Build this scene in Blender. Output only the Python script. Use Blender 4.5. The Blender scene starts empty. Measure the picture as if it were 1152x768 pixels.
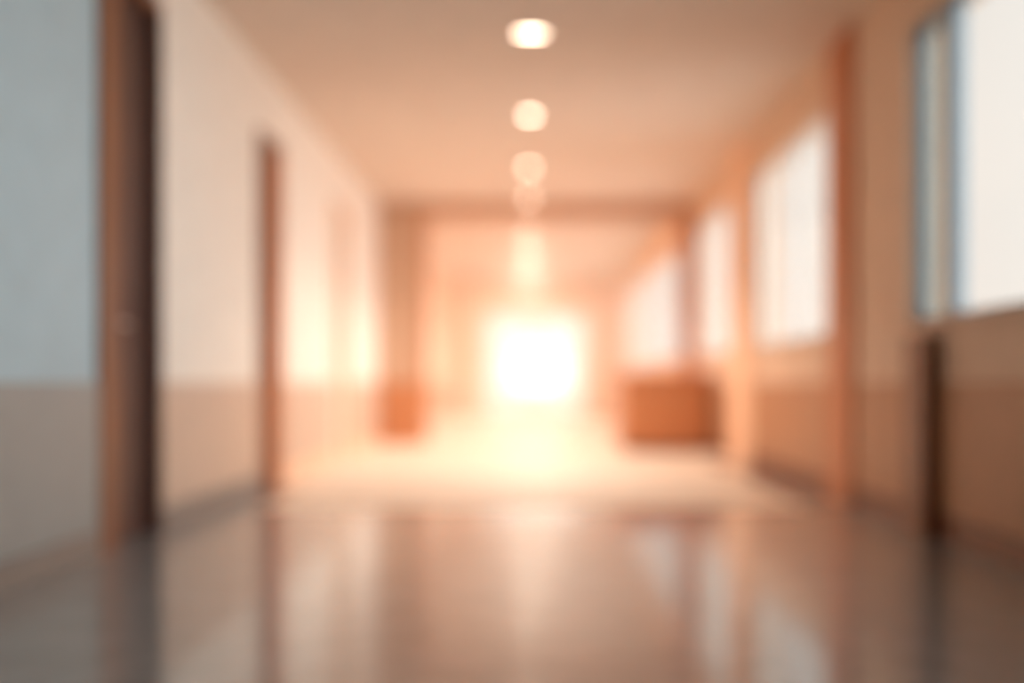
import bpy, bmesh, math
from mathutils import Vector

sc = bpy.context.scene
COL = sc.collection

# ------------------------------------------------------------------ helpers
def lin(h):
    h = h.lstrip('#')
    out = []
    for i in (0, 2, 4):
        c = int(h[i:i+2], 16) / 255
        out.append(c / 12.92 if c <= .04045 else ((c + .055) / 1.055) ** 2.4)
    return tuple(out) + (1,)

def new_mat(name):
    m = bpy.data.materials.new(name); m.use_nodes = True
    nt = m.node_tree
    return m, nt, nt.nodes['Principled BSDF']

def paint(name, col, rough=.55, var=.04, scale=6, bump=.02, coat=0):
    """painted plaster: slight mottling and roller texture"""
    m, nt, b = new_mat(name)
    tc = nt.nodes.new('ShaderNodeTexCoord')
    n = nt.nodes.new('ShaderNodeTexNoise'); n.inputs['Scale'].default_value = scale
    n.inputs['Detail'].default_value = 4
    nt.links.new(tc.outputs['Object'], n.inputs['Vector'])
    r = nt.nodes.new('ShaderNodeValToRGB')
    c = lin(col)
    r.color_ramp.elements[0].position = .3; r.color_ramp.elements[1].position = .7
    r.color_ramp.elements[0].color = tuple(x * (1 - var) for x in c[:3]) + (1,)
    r.color_ramp.elements[1].color = tuple(min(1, x * (1 + var)) for x in c[:3]) + (1,)
    nt.links.new(n.outputs['Fac'], r.inputs['Fac'])
    nt.links.new(r.outputs['Color'], b.inputs['Base Color'])
    b.inputs['Roughness'].default_value = rough
    b.inputs['Coat Weight'].default_value = coat
    n2 = nt.nodes.new('ShaderNodeTexNoise'); n2.inputs['Scale'].default_value = 220
    nt.links.new(tc.outputs['Object'], n2.inputs['Vector'])
    bp = nt.nodes.new('ShaderNodeBump'); bp.inputs['Strength'].default_value = bump
    bp.inputs['Distance'].default_value = .002
    nt.links.new(n2.outputs['Fac'], bp.inputs['Height'])
    nt.links.new(bp.outputs['Normal'], b.inputs['Normal'])
    return m

def wood(name, dark, light, rough=.4):
    """veneered wood with vertical grain"""
    m, nt, b = new_mat(name)
    tc = nt.nodes.new('ShaderNodeTexCoord')
    mp = nt.nodes.new('ShaderNodeMapping'); mp.inputs['Scale'].default_value = (14, 14, .8)
    nt.links.new(tc.outputs['Object'], mp.inputs['Vector'])
    n = nt.nodes.new('ShaderNodeTexNoise'); n.inputs['Scale'].default_value = 3
    n.inputs['Detail'].default_value = 8; n.inputs['Distortion'].default_value = .6
    nt.links.new(mp.outputs['Vector'], n.inputs['Vector'])
    r = nt.nodes.new('ShaderNodeValToRGB')
    r.color_ramp.elements[0].position = .35; r.color_ramp.elements[1].position = .65
    r.color_ramp.elements[0].color = lin(dark); r.color_ramp.elements[1].color = lin(light)
    nt.links.new(n.outputs['Fac'], r.inputs['Fac'])
    nt.links.new(r.outputs['Color'], b.inputs['Base Color'])
    b.inputs['Roughness'].default_value = rough
    return m

def plain(name, col, rough=.4, metal=0):
    m, nt, b = new_mat(name)
    b.inputs['Base Color'].default_value = lin(col)
    b.inputs['Roughness'].default_value = rough
    b.inputs['Metallic'].default_value = metal
    return m

def emit(name, col, s):
    m, nt, b = new_mat(name)
    b.inputs['Base Color'].default_value = lin(col)
    b.inputs['Emission Color'].default_value = lin(col)
    b.inputs['Emission Strength'].default_value = s
    return m

def glass(name, tint=(1, 1, 1), refl=1.0):
    """thin window glass: straight-through tinted pane with Fresnel reflection"""
    m = bpy.data.materials.new(name); m.use_nodes = True
    nt = m.node_tree; nt.nodes.clear()
    o = nt.nodes.new('ShaderNodeOutputMaterial')
    t = nt.nodes.new('ShaderNodeBsdfTransparent'); t.inputs['Color'].default_value = tuple(tint) + (1,)
    g = nt.nodes.new('ShaderNodeBsdfGlossy'); g.inputs['Roughness'].default_value = .02
    lw = nt.nodes.new('ShaderNodeLayerWeight'); lw.inputs['Blend'].default_value = .5
    f = nt.nodes.new('ShaderNodeMath'); f.operation = 'POWER'; f.inputs[1].default_value = 5
    nt.links.new(lw.outputs['Facing'], f.inputs[0])
    f2 = f; f = nt.nodes.new('ShaderNodeMath'); f.operation = 'MULTIPLY'; f.inputs[1].default_value = .5
    nt.links.new(f2.outputs[0], f.inputs[0])
    x = nt.nodes.new('ShaderNodeMixShader')
    nt.links.new(f.outputs[0], x.inputs[0]); nt.links.new(t.outputs[0], x.inputs[1])
    nt.links.new(g.outputs[0], x.inputs[2]); nt.links.new(x.outputs[0], o.inputs['Surface'])
    return m

def floor_mat(name, c0, c1, rough, joint, tile=.6, coat=1.0, ior=1.5, spec=.5, coat_rough=.10):
    """stone-look sheet/tiles: mottled, thin joints, polished clear coat"""
    m, nt, b = new_mat(name)
    tc = nt.nodes.new('ShaderNodeTexCoord')
    n = nt.nodes.new('ShaderNodeTexNoise'); n.inputs['Scale'].default_value = 5
    n.inputs['Detail'].default_value = 6
    nt.links.new(tc.outputs['Object'], n.inputs['Vector'])
    r = nt.nodes.new('ShaderNodeValToRGB')
    r.color_ramp.elements[0].position = .3; r.color_ramp.elements[1].position = .7
    r.color_ramp.elements[0].color = lin(c0); r.color_ramp.elements[1].color = lin(c1)
    nt.links.new(n.outputs['Fac'], r.inputs['Fac'])
    br = nt.nodes.new('ShaderNodeTexBrick'); br.offset = 0
    br.inputs['Scale'].default_value = 1
    br.inputs['Brick Width'].default_value = tile; br.inputs['Row Height'].default_value = tile
    br.inputs['Mortar Size'].default_value = .003; br.inputs['Mortar'].default_value = lin(joint)
    nt.links.new(tc.outputs['Object'], br.inputs['Vector'])
    nt.links.new(r.outputs['Color'], br.inputs['Color1']); nt.links.new(r.outputs['Color'], br.inputs['Color2'])
    nt.links.new(br.outputs['Color'], b.inputs['Base Color'])
    b.inputs['Roughness'].default_value = rough
    b.inputs['IOR'].default_value = ior
    b.inputs['Specular IOR Level'].default_value = spec
    b.inputs['Coat Weight'].default_value = coat
    b.inputs['Coat Roughness'].default_value = coat_rough
    b.inputs['Coat IOR'].default_value = 2.05
    return m

def box(bm, x0, x1, y0, y1, z0, z1, bev=0.0):
    t = bmesh.new()
    vs = [t.verts.new((x, y, z)) for x in (x0, x1) for y in (y0, y1) for z in (z0, z1)]
    for f in ((0, 1, 3, 2), (4, 6, 7, 5), (0, 4, 5, 1), (2, 3, 7, 6), (0, 2, 6, 4), (1, 5, 7, 3)):
        t.faces.new([vs[i] for i in f])
    bmesh.ops.recalc_face_normals(t, faces=t.faces)
    if bev > 0:
        bmesh.ops.bevel(t, geom=list(t.edges), offset=bev, segments=2, affect='EDGES', profile=.5)
    me = bpy.data.meshes.new('t'); t.to_mesh(me); t.free()
    bm.from_mesh(me); bpy.data.meshes.remove(me)

def lathe(bm, prof, cx, cy, sx=1.0, sy=1.0, seg=40, cap=True):
    """revolve (r, z) profile about vertical axis, ellipse scale sx, sy"""
    rings = []
    for r, z in prof:
        rings.append([bm.verts.new((cx + r * sx * math.cos(2 * math.pi * k / seg), cy + r * sy * math.sin(2 * math.pi * k / seg), z)) for k in range(seg)])
    for a, b in zip(rings, rings[1:]):
        for k in range(seg):
            bm.faces.new((a[k], a[(k + 1) % seg], b[(k + 1) % seg], b[k]))
    if cap:
        bm.faces.new(rings[0]); bm.faces.new(rings[-1])
    bmesh.ops.recalc_face_normals(bm, faces=bm.faces)

def tube(bm, pts, r, seg=12):
    """round bar along a polyline"""
    prev = None
    for i, p in enumerate(pts):
        p = Vector(p)
        d = (Vector(pts[min(i + 1, len(pts) - 1)]) - Vector(pts[max(i - 1, 0)])).normalized()
        u = d.orthogonal().normalized() if abs(d.z) > .9 else d.cross(Vector((0, 0, 1))).normalized()
        w = d.cross(u)
        ring = [bm.verts.new(p + r * (math.cos(2 * math.pi * k / seg) * u + math.sin(2 * math.pi * k / seg) * w)) for k in range(seg)]
        if prev:
            for k in range(seg):
                bm.faces.new((prev[k], prev[(k + 1) % seg], ring[(k + 1) % seg], ring[k]))
        else:
            bm.faces.new(ring)
        prev = ring
    bm.faces.new(prev)
    bmesh.ops.recalc_face_normals(bm, faces=bm.faces)

def obj(name, bm, mat, parent=None, smooth=False):
    me = bpy.data.meshes.new(name); bm.to_mesh(me); bm.free()
    me.materials.append(mat)
    if smooth:
        for p in me.polygons: p.use_smooth = True
    o = bpy.data.objects.new(name, me); COL.objects.link(o)
    if parent is not None:
        o.parent = parent
    return o

def boxes(name, lst, mat, parent=None, bev=0.0):
    bm = bmesh.new()
    for b in lst: box(bm, *b, bev=bev)
    return obj(name, bm, mat, parent)

def tag(o, label, cat, kind=None, group=None):
    o['label'] = label; o['category'] = cat
    if kind: o['kind'] = kind
    if group: o['group'] = group
    return o

def empty(name, loc):
    o = bpy.data.objects.new(name, None); COL.objects.link(o); o.location = loc
    o.empty_display_size = .1
    bpy.context.view_layer.update()
    return o

def adopt(o, root):
    o.parent = root
    o.matrix_parent_inverse = root.matrix_world.inverted()
    return o

# ------------------------------------------------------------------ dimensions (metres)
XL, XR = -1.875, 2.0          # side walls
H = 2.96                      # ceiling
YB, YE = -3.0, 22.0           # back and far end
CAM = .75
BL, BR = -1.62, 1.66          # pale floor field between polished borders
HAZE = .07
DADO = .75                    # height of the darker lower wall band
SILL, HEAD = 1.06, 2.62       # windows
DOOR = 2.50
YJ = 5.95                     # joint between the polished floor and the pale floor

# ------------------------------------------------------------------ materials
M = {}
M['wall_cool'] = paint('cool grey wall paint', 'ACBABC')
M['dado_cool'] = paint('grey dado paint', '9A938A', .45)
M['wall'] = paint('warm cream wall paint', 'EFE2D2')
M['dado'] = paint('beige dado paint', 'CDAE96', .45)
M['wall_r'] = paint('peach wall paint', 'E0BFA4')
M['dado_r'] = paint('tan dado paint', 'BA8764', .45)
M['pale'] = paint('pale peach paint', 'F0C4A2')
M['ceiling'] = paint('ceiling paint', 'DBC8B8', .7)
M['beam'] = paint('beam paint', 'C49A7C', .6)
M['stub'] = paint('partition paint', 'CBA68A', .5)
M['wood_mid'] = wood('mid brown wood', '75452A', '8C5636')
M['wood_dark'] = wood('dark brown wood', '4A2E25', '5A392D', .5)
M['wood_orange'] = wood('orange brown wood', 'B4683A', 'CC7D4C')
M['wood_orange2'] = wood('deep orange brown wood', '9C582E', 'B66A3C')
M['wood_panel'] = wood('orange wood panel', 'C07C50', 'D08C60')
M['wood_soft'] = wood('pale honey wood', 'DAB494', 'E2C0A4')
M['base_l'] = paint('brown skirting', '8A7A6E', .4)
M['base_r'] = wood('dark red brown skirting', '74442E', '865238')
M['metal'] = plain('brushed steel', 'B8B4B0', .3, 1)
M['frame'] = plain('white window frame', 'E4DED6', .35)
M['frame_grey'] = plain('blue grey window frame', '8E9AA0', .35)
M['ring'] = plain('white lamp trim', 'E8D8C8', .4)
M['lens'] = emit('lamp lens', 'FFE6CC', 10)
M['glass'] = glass('clear glass')
M['glass_tint'] = glass('grey green glass', (.76, .79, .79))
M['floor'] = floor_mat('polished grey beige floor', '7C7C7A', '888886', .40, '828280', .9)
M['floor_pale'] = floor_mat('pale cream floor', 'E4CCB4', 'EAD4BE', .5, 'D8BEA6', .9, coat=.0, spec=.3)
M['ground'] = paint('outdoor paving', 'D8C4AE', .8)
M['far'] = paint('apricot paint with end glow', 'F2C8A4')  # warm glow of the corridor end put into the far wall colour

# ------------------------------------------------------------------ floor, ceiling
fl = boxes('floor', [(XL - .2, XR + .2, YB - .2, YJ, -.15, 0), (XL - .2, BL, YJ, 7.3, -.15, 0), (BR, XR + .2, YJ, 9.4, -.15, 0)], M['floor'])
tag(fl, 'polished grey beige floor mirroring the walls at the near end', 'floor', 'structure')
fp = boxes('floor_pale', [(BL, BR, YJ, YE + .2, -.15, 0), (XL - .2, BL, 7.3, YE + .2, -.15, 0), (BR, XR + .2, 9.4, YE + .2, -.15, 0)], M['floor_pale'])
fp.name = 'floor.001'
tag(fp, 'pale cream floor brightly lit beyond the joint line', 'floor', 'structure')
ce = boxes('ceiling', [(XL - .2, XR + .2, YB - .2, YE + .2, H, H + .2)], M['ceiling'])
tag(ce, 'plain warm beige corridor ceiling', 'ceiling', 'structure')

# ------------------------------------------------------------------ left wall with door openings
D1, D2, D3 = (4.30, 5.02), (6.84, 7.46), (9.45, 10.15)
def wall_run(side, y0, y1, holes, mat_pairs, name):
    """wall of separate painted lengths with openings; hole = (ya, yb, z0, z1)"""
    xa, xb = (XL - .2, XL) if side == 'L' else (XR, XR + .2)
    out = []
    ys = y0
    for (ya, yb, za, zb) in sorted(holes):
        if ya > ys: out.append((xa, xb, ys, ya, 0, H))
        if za > 0: out.append((xa, xb, ya, yb, 0, za))
        if zb < H: out.append((xa, xb, ya, yb, zb, H))
        ys = yb
    if ys < y1: out.append((xa, xb, ys, y1, 0, H))
    return boxes(name, out, mat_pairs)

wl = wall_run('L', YB, D1[1], [(D1[0], D1[1], 0, 2.66)], M['wall_cool'], 'wall_left_near')
tag(wl, 'cool grey painted wall before the dark doorway on the left', 'wall', 'structure')
wl2 = wall_run('L', D1[1], 12.4, [(D2[0], D2[1], 0, DOOR), (D3[0], D3[1], 0, DOOR)], M['wall'], 'wall_left')
tag(wl2, 'long cream wall on the left beyond the dark doorway', 'wall', 'structure')

def dado(name, side, runs, mat, parent, top=DADO):
    t = .012
    lst = [((XL, XL + t) if side == 'L' else (XR - t, XR)) + (a, b, .12, top) for a, b in runs]
    return boxes(name, lst, mat, parent)
dado('dado_band', 'L', [(YB, D1[0])], M['dado_cool'], wl)['label'] = 'grey lower wall band'
dado('dado_band', 'L', [(D1[1], D2[0]), (D2[1], D3[0]), (D3[1], 12.2)], M['dado'], wl2)['label'] = 'beige lower wall band'

wl3 = wall_run('L', 12.4, YE, [], M['far'], 'wall_left_far')
tag(wl3, 'left wall beyond the partition, coloured apricot for the warm glow', 'wall', 'structure')
dado('dado_band', 'L', [(12.5, YE)], M['wood_panel'], wl3)['label'] = 'orange wooden lower wall band'

def skirting(name, side, runs, mat, label):
    t = .02
    bm = bmesh.new()
    for a, b in runs:
        x0, x1 = (XL, XL + t) if side == 'L' else (XR - t, XR)
        box(bm, x0, x1, a, b, 0, .115, bev=.004)
    o = obj(name, bm, mat)
    return tag(o, label, 'baseboard', 'structure')
skirting('baseboard_left', 'L', [(YB, D1[0]), (D1[1], D2[0])], M['base_l'], 'brown skirting along the foot of the left wall')
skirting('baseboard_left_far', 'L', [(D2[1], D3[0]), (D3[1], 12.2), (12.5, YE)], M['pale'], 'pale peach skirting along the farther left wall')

def door(n, y0, y1, near_w, far_w, m_near, m_leaf, m_far, label, cat='door', top=DOOR):
    """doorway in the left wall: casing, leaf set in the wall, lever handle"""
    root = empty('door_%d' % n, (XL, (y0 + y1) / 2, 0))
    tag(root, label, cat, 'structure')
    p = .022
    f = boxes('door_frame', [(XL - .14, XL + p, y0, y0 + near_w, 0, top),
                             (XL - .14, XL + p, y0 + near_w, y1, top - .07, top)], m_near, bev=.003)
    adopt(f, root)
    f2 = boxes('door_jamb', [(XL - .14, XL + p, y1 - far_w, y1, 0, top - .07)], m_far, bev=.003)
    adopt(f2, root)
    bm = bmesh.new()
    a, b = y0 + near_w + .003, y1 - far_w - .003
    box(bm, XL - .09, XL - .045, a, b, .006, top - .075, bev=.003)
    # raised panels on the leaf
    for z0, z1 in ((.18, .95), (1.15, top - .25)):
        box(bm, XL - .05, XL - .036, a + .07, b - .07, z0, z1, bev=.006)
    leaf = obj('door_leaf', bm, m_leaf); adopt(leaf, root)
    bm = bmesh.new()
    tube(bm, [(XL - .05, a + .05, 1.02), (XL - .0, a + .05, 1.02), (XL + .005, a + .06, 1.02), (XL + .005, a + .16, 1.02)], .008)
    box(bm, XL - .046, XL - .04, a + .03, a + .065, .93, 1.1, bev=.002)
    h = obj('door_handle', bm, M['metal'], leaf, smooth=False)
    return root
door(1, D1[0], D1[1], .19, .05, M['wood_mid'], M['wood_dark'], M['wood_dark'], 'dark brown door with lighter wooden frame at the end of the grey wall', top=2.66)
door(2, D2[0], D2[1], .12, .2, M['wood_mid'], M['wood_orange2'], M['wood_orange'], 'narrow reddish brown door between the two cream wall stretches')
door(3, D3[0], D3[1], .08, .10, M['wood_soft'], M['wall'], M['wood_soft'], 'pale honey framed door, farthest doorway along the cream wall')

# ------------------------------------------------------------------ right wall with windows
W = [(-2.2, .4), (2.3, 5.27), (6.72, 8.92), (9.90, 11.95), (13.3, 20.6)]
wr = wall_run('R', YB, 12.6, [(a, b, SILL, HEAD) for a, b in W[:4]], M['wall_r'], 'wall_right')
tag(wr, 'peach painted wall on the right, pierced by tall windows', 'wall', 'structure')
dado('dado_band', 'R', [(YB, 4.84), (5.09, 6.12), (6.60, 8.96), (9.86, 12.2)], M['dado_r'], wr)['label'] = 'tan lower wall band'
wr2 = wall_run('R', 12.6, YE, [W[4] + (SILL, HEAD)], M['far'], 'wall_right_far')
tag(wr2, 'right wall beyond the beam, coloured apricot for the warm glow', 'wall', 'structure')
dado('dado_band', 'R', [(13.0, YE)], M['wood_panel'], wr2)['label'] = 'orange wooden lower wall band'
skirting('baseboard_right', 'R', [(YB, 4.84), (5.09, 6.12), (6.60, 8.96), (9.86, 12.2), (13.0, YE)], M['base_r'], 'dark red brown skirting along the foot of the right wall')

def window(n, y0, y1, mulls, label, mf, tints=(), mw=.045):
    root = empty('window_%d' % n, (XR, (y0 + y1) / 2, SILL))
    tag(root, label, 'window', 'structure')
    xa, xb = XR + .05, XR + .11
    e = .03
    fr = boxes('window_frame', [(xa, xb, y0, y1, SILL, SILL + e), (xa, xb, y0, y1, HEAD - e, HEAD),
                                (xa, xb, y0, y0 + e, SILL + e, HEAD - e), (xa, xb, y1 - e, y1, SILL + e, HEAD - e)], mf, bev=.004)
    adopt(fr, root)
    cuts = [y0 + e]
    for c, w in mulls:
        mu = boxes('mullion', [(xa - .01, xb, c - w / 2, c + w / 2, SILL + e, HEAD - e)], mf, bev=.004); adopt(mu, root)
        cuts += [c - w / 2, c + w / 2]
    cuts.append(y1 - e)
    for k in range(0, len(cuts), 2):
        m = M['glass_tint'] if k // 2 in tints else M['glass']
        pn = boxes('pane', [(XR + .078, XR + .084, cuts[k], cuts[k + 1], SILL + e, HEAD - e)], m); adopt(pn, root)
        if k // 2 in tints: pn['label'] = 'grey green tinted pane'
    sl = boxes('window_sill', [(XR - .03, XR + .05, y0 - .02, y1 + .02, SILL - .03, SILL)], M['wall_r'], bev=.006); adopt(sl, root)
    # daylight portal at the opening
    ld = bpy.data.lights.new('daylight', 'AREA'); ld.shape = 'RECTANGLE'; ld.size = y1 - y0; ld.size_y = HEAD - SILL
    ld.cycles.is_portal = True
    lo = bpy.data.objects.new('daylight', ld); COL.objects.link(lo)
    lo.location = (XR + .13, (y0 + y1) / 2, (SILL + HEAD) / 2)
    lo.rotation_euler = (math.pi / 2, 0, math.pi / 2)
    return root
window(5, W[0][0], W[0][1], [(-.9, .05)], 'added unseen window behind the viewer, lighting the near left wall', M['frame'])  # added out of view to throw daylight on the near left wall
window(1, W[1][0], W[1][1], [(3.6, .05), (4.87, .13)], 'tall bright window with blue grey frame nearest on the right', M['frame_grey'], (2,))
window(2, W[2][0], W[2][1], [(7.72, .05)], 'bright white window between orange column and pale pilaster', M['frame'])
window(3, W[3][0], W[3][1], [(10.9, .05)], 'pale window between pale pilaster and far wooden post', M['frame'])
window(4, W[4][0], W[4][1], [(15.0, .06), (16.9, .06), (18.8, .06)], 'farthest long window beyond the beam', M['frame'])

# posts and pilasters on the right wall
def post(n, x0, x1, y0, y1, z0, z1, mat, label, plinth=True):
    root = boxes('trim_%d' % n, [(x0, x1, y0, y1, z0, z1)], mat, bev=.004)
    tag(root, label, 'post', 'structure')
    if plinth:
        boxes('plinth', [(x0 - .01, x1, y0 - .008, y1 + .008, 0, .13)], mat, root, bev=.003)
    return root
post(1, XR - .035, XR, 6.12, 6.60, 0, H, M['wood_orange'], 'orange brown wooden column rising from floor to ceiling')
post(2, XR - .03, XR, 8.96, 9.86, 0, H, M['pale'], 'pale peach pilaster between two windows')
post(3, XR - .09, XR, 4.84, 5.09, 0, SILL - .08, M['wood_mid'], 'dark brown post under the tinted window pane')
post(4, XR - .06, XR, 12.2, 13.0, 0, H - .14, M['wood_orange2'], 'brown post carrying the right end of the beam')
bmr = boxes('trim_5', [(XL, XR, 12.25, 12.75, H - .14, H)], M['beam'], bev=.004)
tag(bmr, 'shallow beige beam crossing the ceiling at the far partition', 'beam', 'structure')
# stub partition on the left
st = boxes('wall_partition', [(XL, -1.33, 12.25, 12.45, 0, H - .14)], M['stub'])
tag(st, 'short beige partition standing out from the cream wall under the beam', 'partition', 'structure')
pn = boxes('wood_panel', [(XL + .02, -1.34, 12.225, 12.25, .0, DADO)], M['wood_panel'], st, bev=.003)
pn['label'] = 'orange wooden lower panel'
boxes('edge_post', [(-1.335, -1.29, 12.22, 12.48, 0, H - .14)], M['wood_panel'], st, bev=.004)['label'] = 'orange wooden edge post'

# low wooden counter against the right wall
ct = empty('counter', (1.48, 11.2, 0))
tag(ct, 'low orange brown wooden counter standing against the wall below the far windows', 'counter')
adopt(boxes('counter_body', [(1.0, 1.93, 10.75, 11.65, .06, .80)], M['wood_panel'], bev=.004), ct)
adopt(boxes('plinth', [(1.04, 1.93, 10.80, 11.6, 0, .06)], M['wood_dark']), ct)
adopt(boxes('countertop', [(.97, 1.96, 10.70, 11.70, .80, .84)], M['wood_orange'], bev=.006), ct)
for a in (1.03, 1.335, 1.64):
    d = boxes('door', [(a, a + .27, 10.732, 10.75, .10, .77)], M['wood_panel'], bev=.004); adopt(d, ct)
    k = bmesh.new(); tube(k, [(a + .23, 10.732, .6), (a + .23, 10.71, .6), (a + .23, 10.71, .68), (a + .23, 10.732, .68)], .005)
    obj('handle', k, M['metal'], d)
    
# ------------------------------------------------------------------ end wall with glazed doors, back wall
G = (-1.05, 1.25, 2.3)
we = boxes('wall_end', [(XL, G[0], YE, YE + .2, 0, H), (G[1], XR, YE, YE + .2, 0, H), (G[0], G[1], YE, YE + .2, G[2], H)], M['far'])
tag(we, 'end wall around the bright glazed doors, coloured for their warm glow', 'wall', 'structure')
gd = empty('door_4', ((G[0] + G[1]) / 2, YE + .1, 0))
tag(gd, 'glazed double doors flooded with sunlight at the corridor end', 'door', 'structure')
adopt(boxes('door_frame', [(G[0], G[0] + .05, YE + .06, YE + .14, 0, G[2]), (G[1] - .05, G[1], YE + .06, YE + .14, 0, G[2]),
                           (G[0] + .05, G[1] - .05, YE + .06, YE + .14, G[2] - .05, G[2])], M['frame'], bev=.003), gd)
mid = (G[0] + G[1]) / 2
for a, b in ((G[0] + .055, mid - .003), (mid + .003, G[1] - .055)):
    lf = boxes('door_leaf', [(a, a + .06, YE + .08, YE + .12, .01, G[2] - .055), (b - .06, b, YE + .08, YE + .12, .01, G[2] - .055),
                             (a + .06, b - .06, YE + .08, YE + .12, .01, .12), (a + .06, b - .06, YE + .08, YE + .12, G[2] - .13, G[2] - .055)], M['frame'], bev=.003)
    adopt(lf, gd)
    boxes('pane', [(a + .06, b - .06, YE + .097, YE + .103, .12, G[2] - .13)], M['glass'], lf)
    hx = b - .03 if a < mid - .5 else a + .03
    k = bmesh.new(); tube(k, [(hx, YE + .08, .9), (hx, YE + .03, .9), (hx, YE + .03, 1.3), (hx, YE + .08, 1.3)], .012)
    obj('handle', k, M['metal'], lf)
wb = boxes('wall_back', [(XL - .2, XR + .2, YB - .2, YB, 0, H)], M['wall'])
tag(wb, 'plain wall closing the corridor behind the viewer', 'wall', 'structure')
gr = boxes('ground', [(-40, 40, YE + .2, YE + 80, -.3, -.05)], M['ground'])
tag(gr, 'sunlit paving outside the glazed doors', 'ground', 'structure')
ld = bpy.data.lights.new('daylight', 'AREA'); ld.shape = 'RECTANGLE'; ld.size = G[1] - G[0]; ld.size_y = G[2]
ld.cycles.is_portal = True
lo = bpy.data.objects.new('daylight', ld); COL.objects.link(lo)
lo.location = (mid, YE + .21, G[2] / 2); lo.rotation_euler = (-math.pi / 2, 0, 0)

# ------------------------------------------------------------------ ceiling downlights
LY = [(6.28, 0.0, 1.8, .7), (8.20, -.005, 1.0, 1.0), (10.2, -.015, 1.0, 1.0), (11.9, -.02, 1.0, 1.0),
      (14.4, -.04, 1.0, 1.0), (16.9, -.04, 1.0, 1.0), (19.4, -.04, 1.0, 1.0)]
LBL = ['wide oval glowing ceiling light, the largest and nearest of the row',
       'round bright ceiling light just beyond the wide oval one',
       'round ceiling light, third in the row from the wide oval one',
       'dimmer round ceiling light just before the ceiling beam',
       'faint round ceiling light just beyond the ceiling beam',
       'faint ceiling light, second beyond the ceiling beam',
       'faint ceiling light closest to the glazed doors']
PW = [4, 19, 24, 25, 20, 24, 30]
for (y, x, sx, sy), lb, pw in zip(LY, LBL, PW):
    root = empty('ceiling_light', (x, y, H))
    tag(root, lb, 'ceiling light', group=None)
    root['group'] = 'downlights along the middle of the ceiling'
    r = .052
    bm = bmesh.new()
    lathe(bm, [(r * 1.35, H - .001), (r * 1.35, H - .008), (r * 1.05, H - .014), (r, H - .010), (r, H - .001)], x, y, sx, sy, cap=False)
    adopt(obj('trim_ring', bm, M['ring'], smooth=True), root)
    bm = bmesh.new()
    lathe(bm, [(r, H - .009), (r * .7, H - .0125), (r * .3, H - .014)], x, y, sx, sy)
    adopt(obj('lens', bm, M['lens'], smooth=True), root)
    l = bpy.data.lights.new('lamp', 'SPOT'); l.energy = pw * 4; l.color = (1, .93, .85)
    l.spot_size = math.radians(105 if y < 7 else 130); l.spot_blend = .6; l.shadow_soft_size = .03
    o = bpy.data.objects.new('lamp', l); COL.objects.link(o); o.location = (x, y, H - .09); adopt(o, root)

# ------------------------------------------------------------------ sunlit haze in the corridor air
hm = bpy.data.materials.new('warm haze'); hm.use_nodes = True
hn = hm.node_tree; hn.nodes.clear()
ho = hn.nodes.new('ShaderNodeOutputMaterial'); hv = hn.nodes.new('ShaderNodeVolumeScatter')
hv.inputs['Color'].default_value = (1, .88, .74, 1); hv.inputs['Density'].default_value = HAZE; hv.inputs['Anisotropy'].default_value = .6
hn.links.new(hv.outputs[0], ho.inputs['Volume'])
hz = boxes('haze', [(XL + .03, XR - .04, 13.1, YE - .02, .01, H - .02)], hm)
tag(hz, 'warm sunlit haze filling the far corridor', 'haze', 'stuff')

# ------------------------------------------------------------------ sky
w = bpy.data.worlds.new('sky'); sc.world = w; w.use_nodes = True
nt = w.node_tree; nt.nodes.clear()
out = nt.nodes.new('ShaderNodeOutputWorld')
tc = nt.nodes.new('ShaderNodeTexCoord')
nrm = nt.nodes.new('ShaderNodeVectorMath'); nrm.operation = 'NORMALIZE'
nt.links.new(tc.outputs['Generated'], nrm.inputs[0])
def bg(col, s):
    b = nt.nodes.new('ShaderNodeBackground'); b.inputs['Color'].default_value = col; b.inputs['Strength'].default_value = s; return b
def lobe(direction, power):
    d = nt.nodes.new('ShaderNodeVectorMath'); d.operation = 'DOT_PRODUCT'
    d.inputs[1].default_value = Vector(direction).normalized()
    nt.links.new(nrm.outputs[0], d.inputs[0])
    mx = nt.nodes.new('ShaderNodeMath'); mx.operation = 'MAXIMUM'; mx.inputs[1].default_value = 0
    nt.links.new(d.outputs['Value'], mx.inputs[0])
    p = nt.nodes.new('ShaderNodeMath'); p.operation = 'POWER'; p.inputs[1].default_value = power
    nt.links.new(mx.outputs[0], p.inputs[0])
    return p.outputs[0]
def add(a, b):
    n = nt.nodes.new('ShaderNodeAddShader'); nt.links.new(a, n.inputs[0]); nt.links.new(b, n.inputs[1]); return n.outputs[0]
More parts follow.
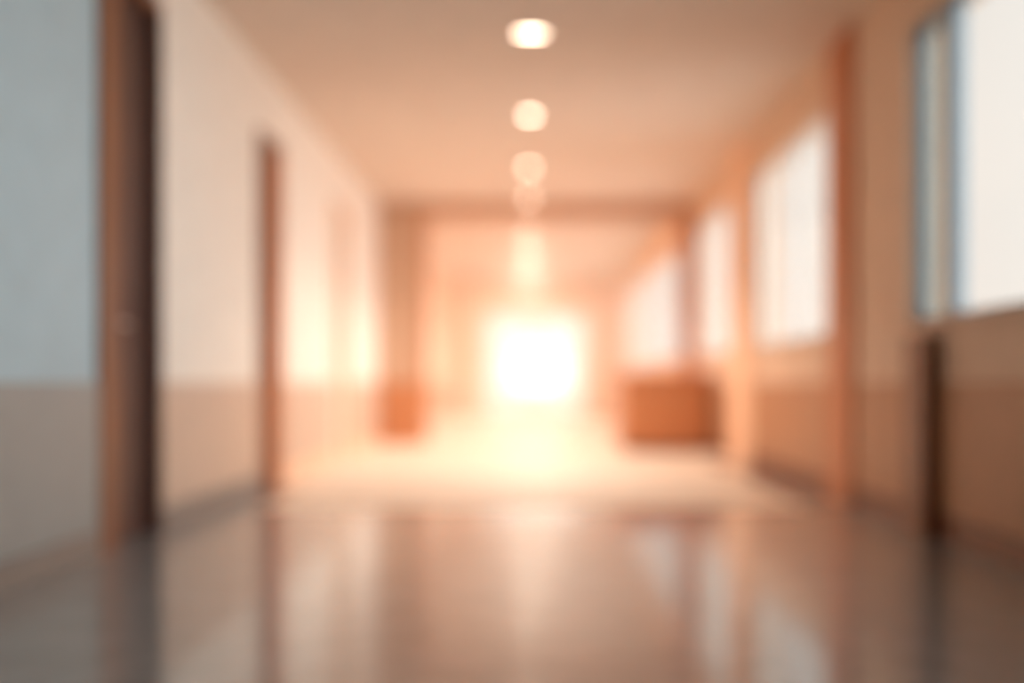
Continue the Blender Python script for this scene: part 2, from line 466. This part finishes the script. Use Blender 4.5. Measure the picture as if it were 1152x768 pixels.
def scaled(col, s, fac):
    b = bg(col, s)
    m = nt.nodes.new('ShaderNodeMath'); m.operation = 'MULTIPLY'; m.inputs[1].default_value = s
    nt.links.new(fac, m.inputs[0]); nt.links.new(m.outputs[0], b.inputs['Strength'])
    return b.outputs[0]
SUN = (.0064, 1, .012)
base = bg((.86, .82, .76, 1), .62).outputs[0]
side = scaled((.80, .92, 1.0, 1), 5.6, lobe((1, -.25, .25), 4))       # cool open sky beside the corridor
warm = scaled((1.0, .78, .55, 1), .12, lobe(SUN, 12))
glow = scaled((1.0, .80, .55, 1), 1.0, lobe(SUN, 2500))
disc = scaled((1.0, .85, .62, 1), 6.0, lobe(SUN, 9000))
nt.links.new(add(add(add(add(base, side), warm), glow), disc), out.inputs['Surface'])

sl = bpy.data.lights.new('sun', 'SUN'); sl.energy = .32; sl.angle = math.radians(3); sl.color = (1, .80, .58)
so = bpy.data.objects.new('sun', sl); COL.objects.link(so); so.location = (.2, 40, 3)
so.rotation_euler = (-Vector(SUN)).to_track_quat('-Z', 'Y').to_euler()

# ------------------------------------------------------------------ camera
cd = bpy.data.cameras.new('camera'); cam = bpy.data.objects.new('camera', cd); COL.objects.link(cam)
cam.location = (0, 0, CAM); cam.rotation_euler = (math.pi / 2, 0, 0)
cd.sensor_width = 36; cd.lens = 35; cd.clip_start = .02; cd.clip_end = 300
cd.shift_x = -21 / 1152; cd.shift_y = 46 / 1152
cd.dof.use_dof = True; cd.dof.focus_distance = 1.8; cd.dof.aperture_fstop = .47
sc.camera = cam

sc.view_settings.view_transform = 'Standard'; sc.view_settings.look = 'None'
sc.view_settings.gamma = 1; sc.view_settings.exposure = .68; sc.view_settings.use_curve_mapping = False
sc.cycles.use_denoising = True
sc.cycles.max_bounces = 10; sc.cycles.diffuse_bounces = 6; sc.cycles.volume_bounces = 6; sc.cycles.glossy_bounces = 5; sc.cycles.transparent_max_bounces = 12
sc.cycles.caustics_reflective = False; sc.cycles.caustics_refractive = False
sc.cycles.sample_clamp_indirect = 6
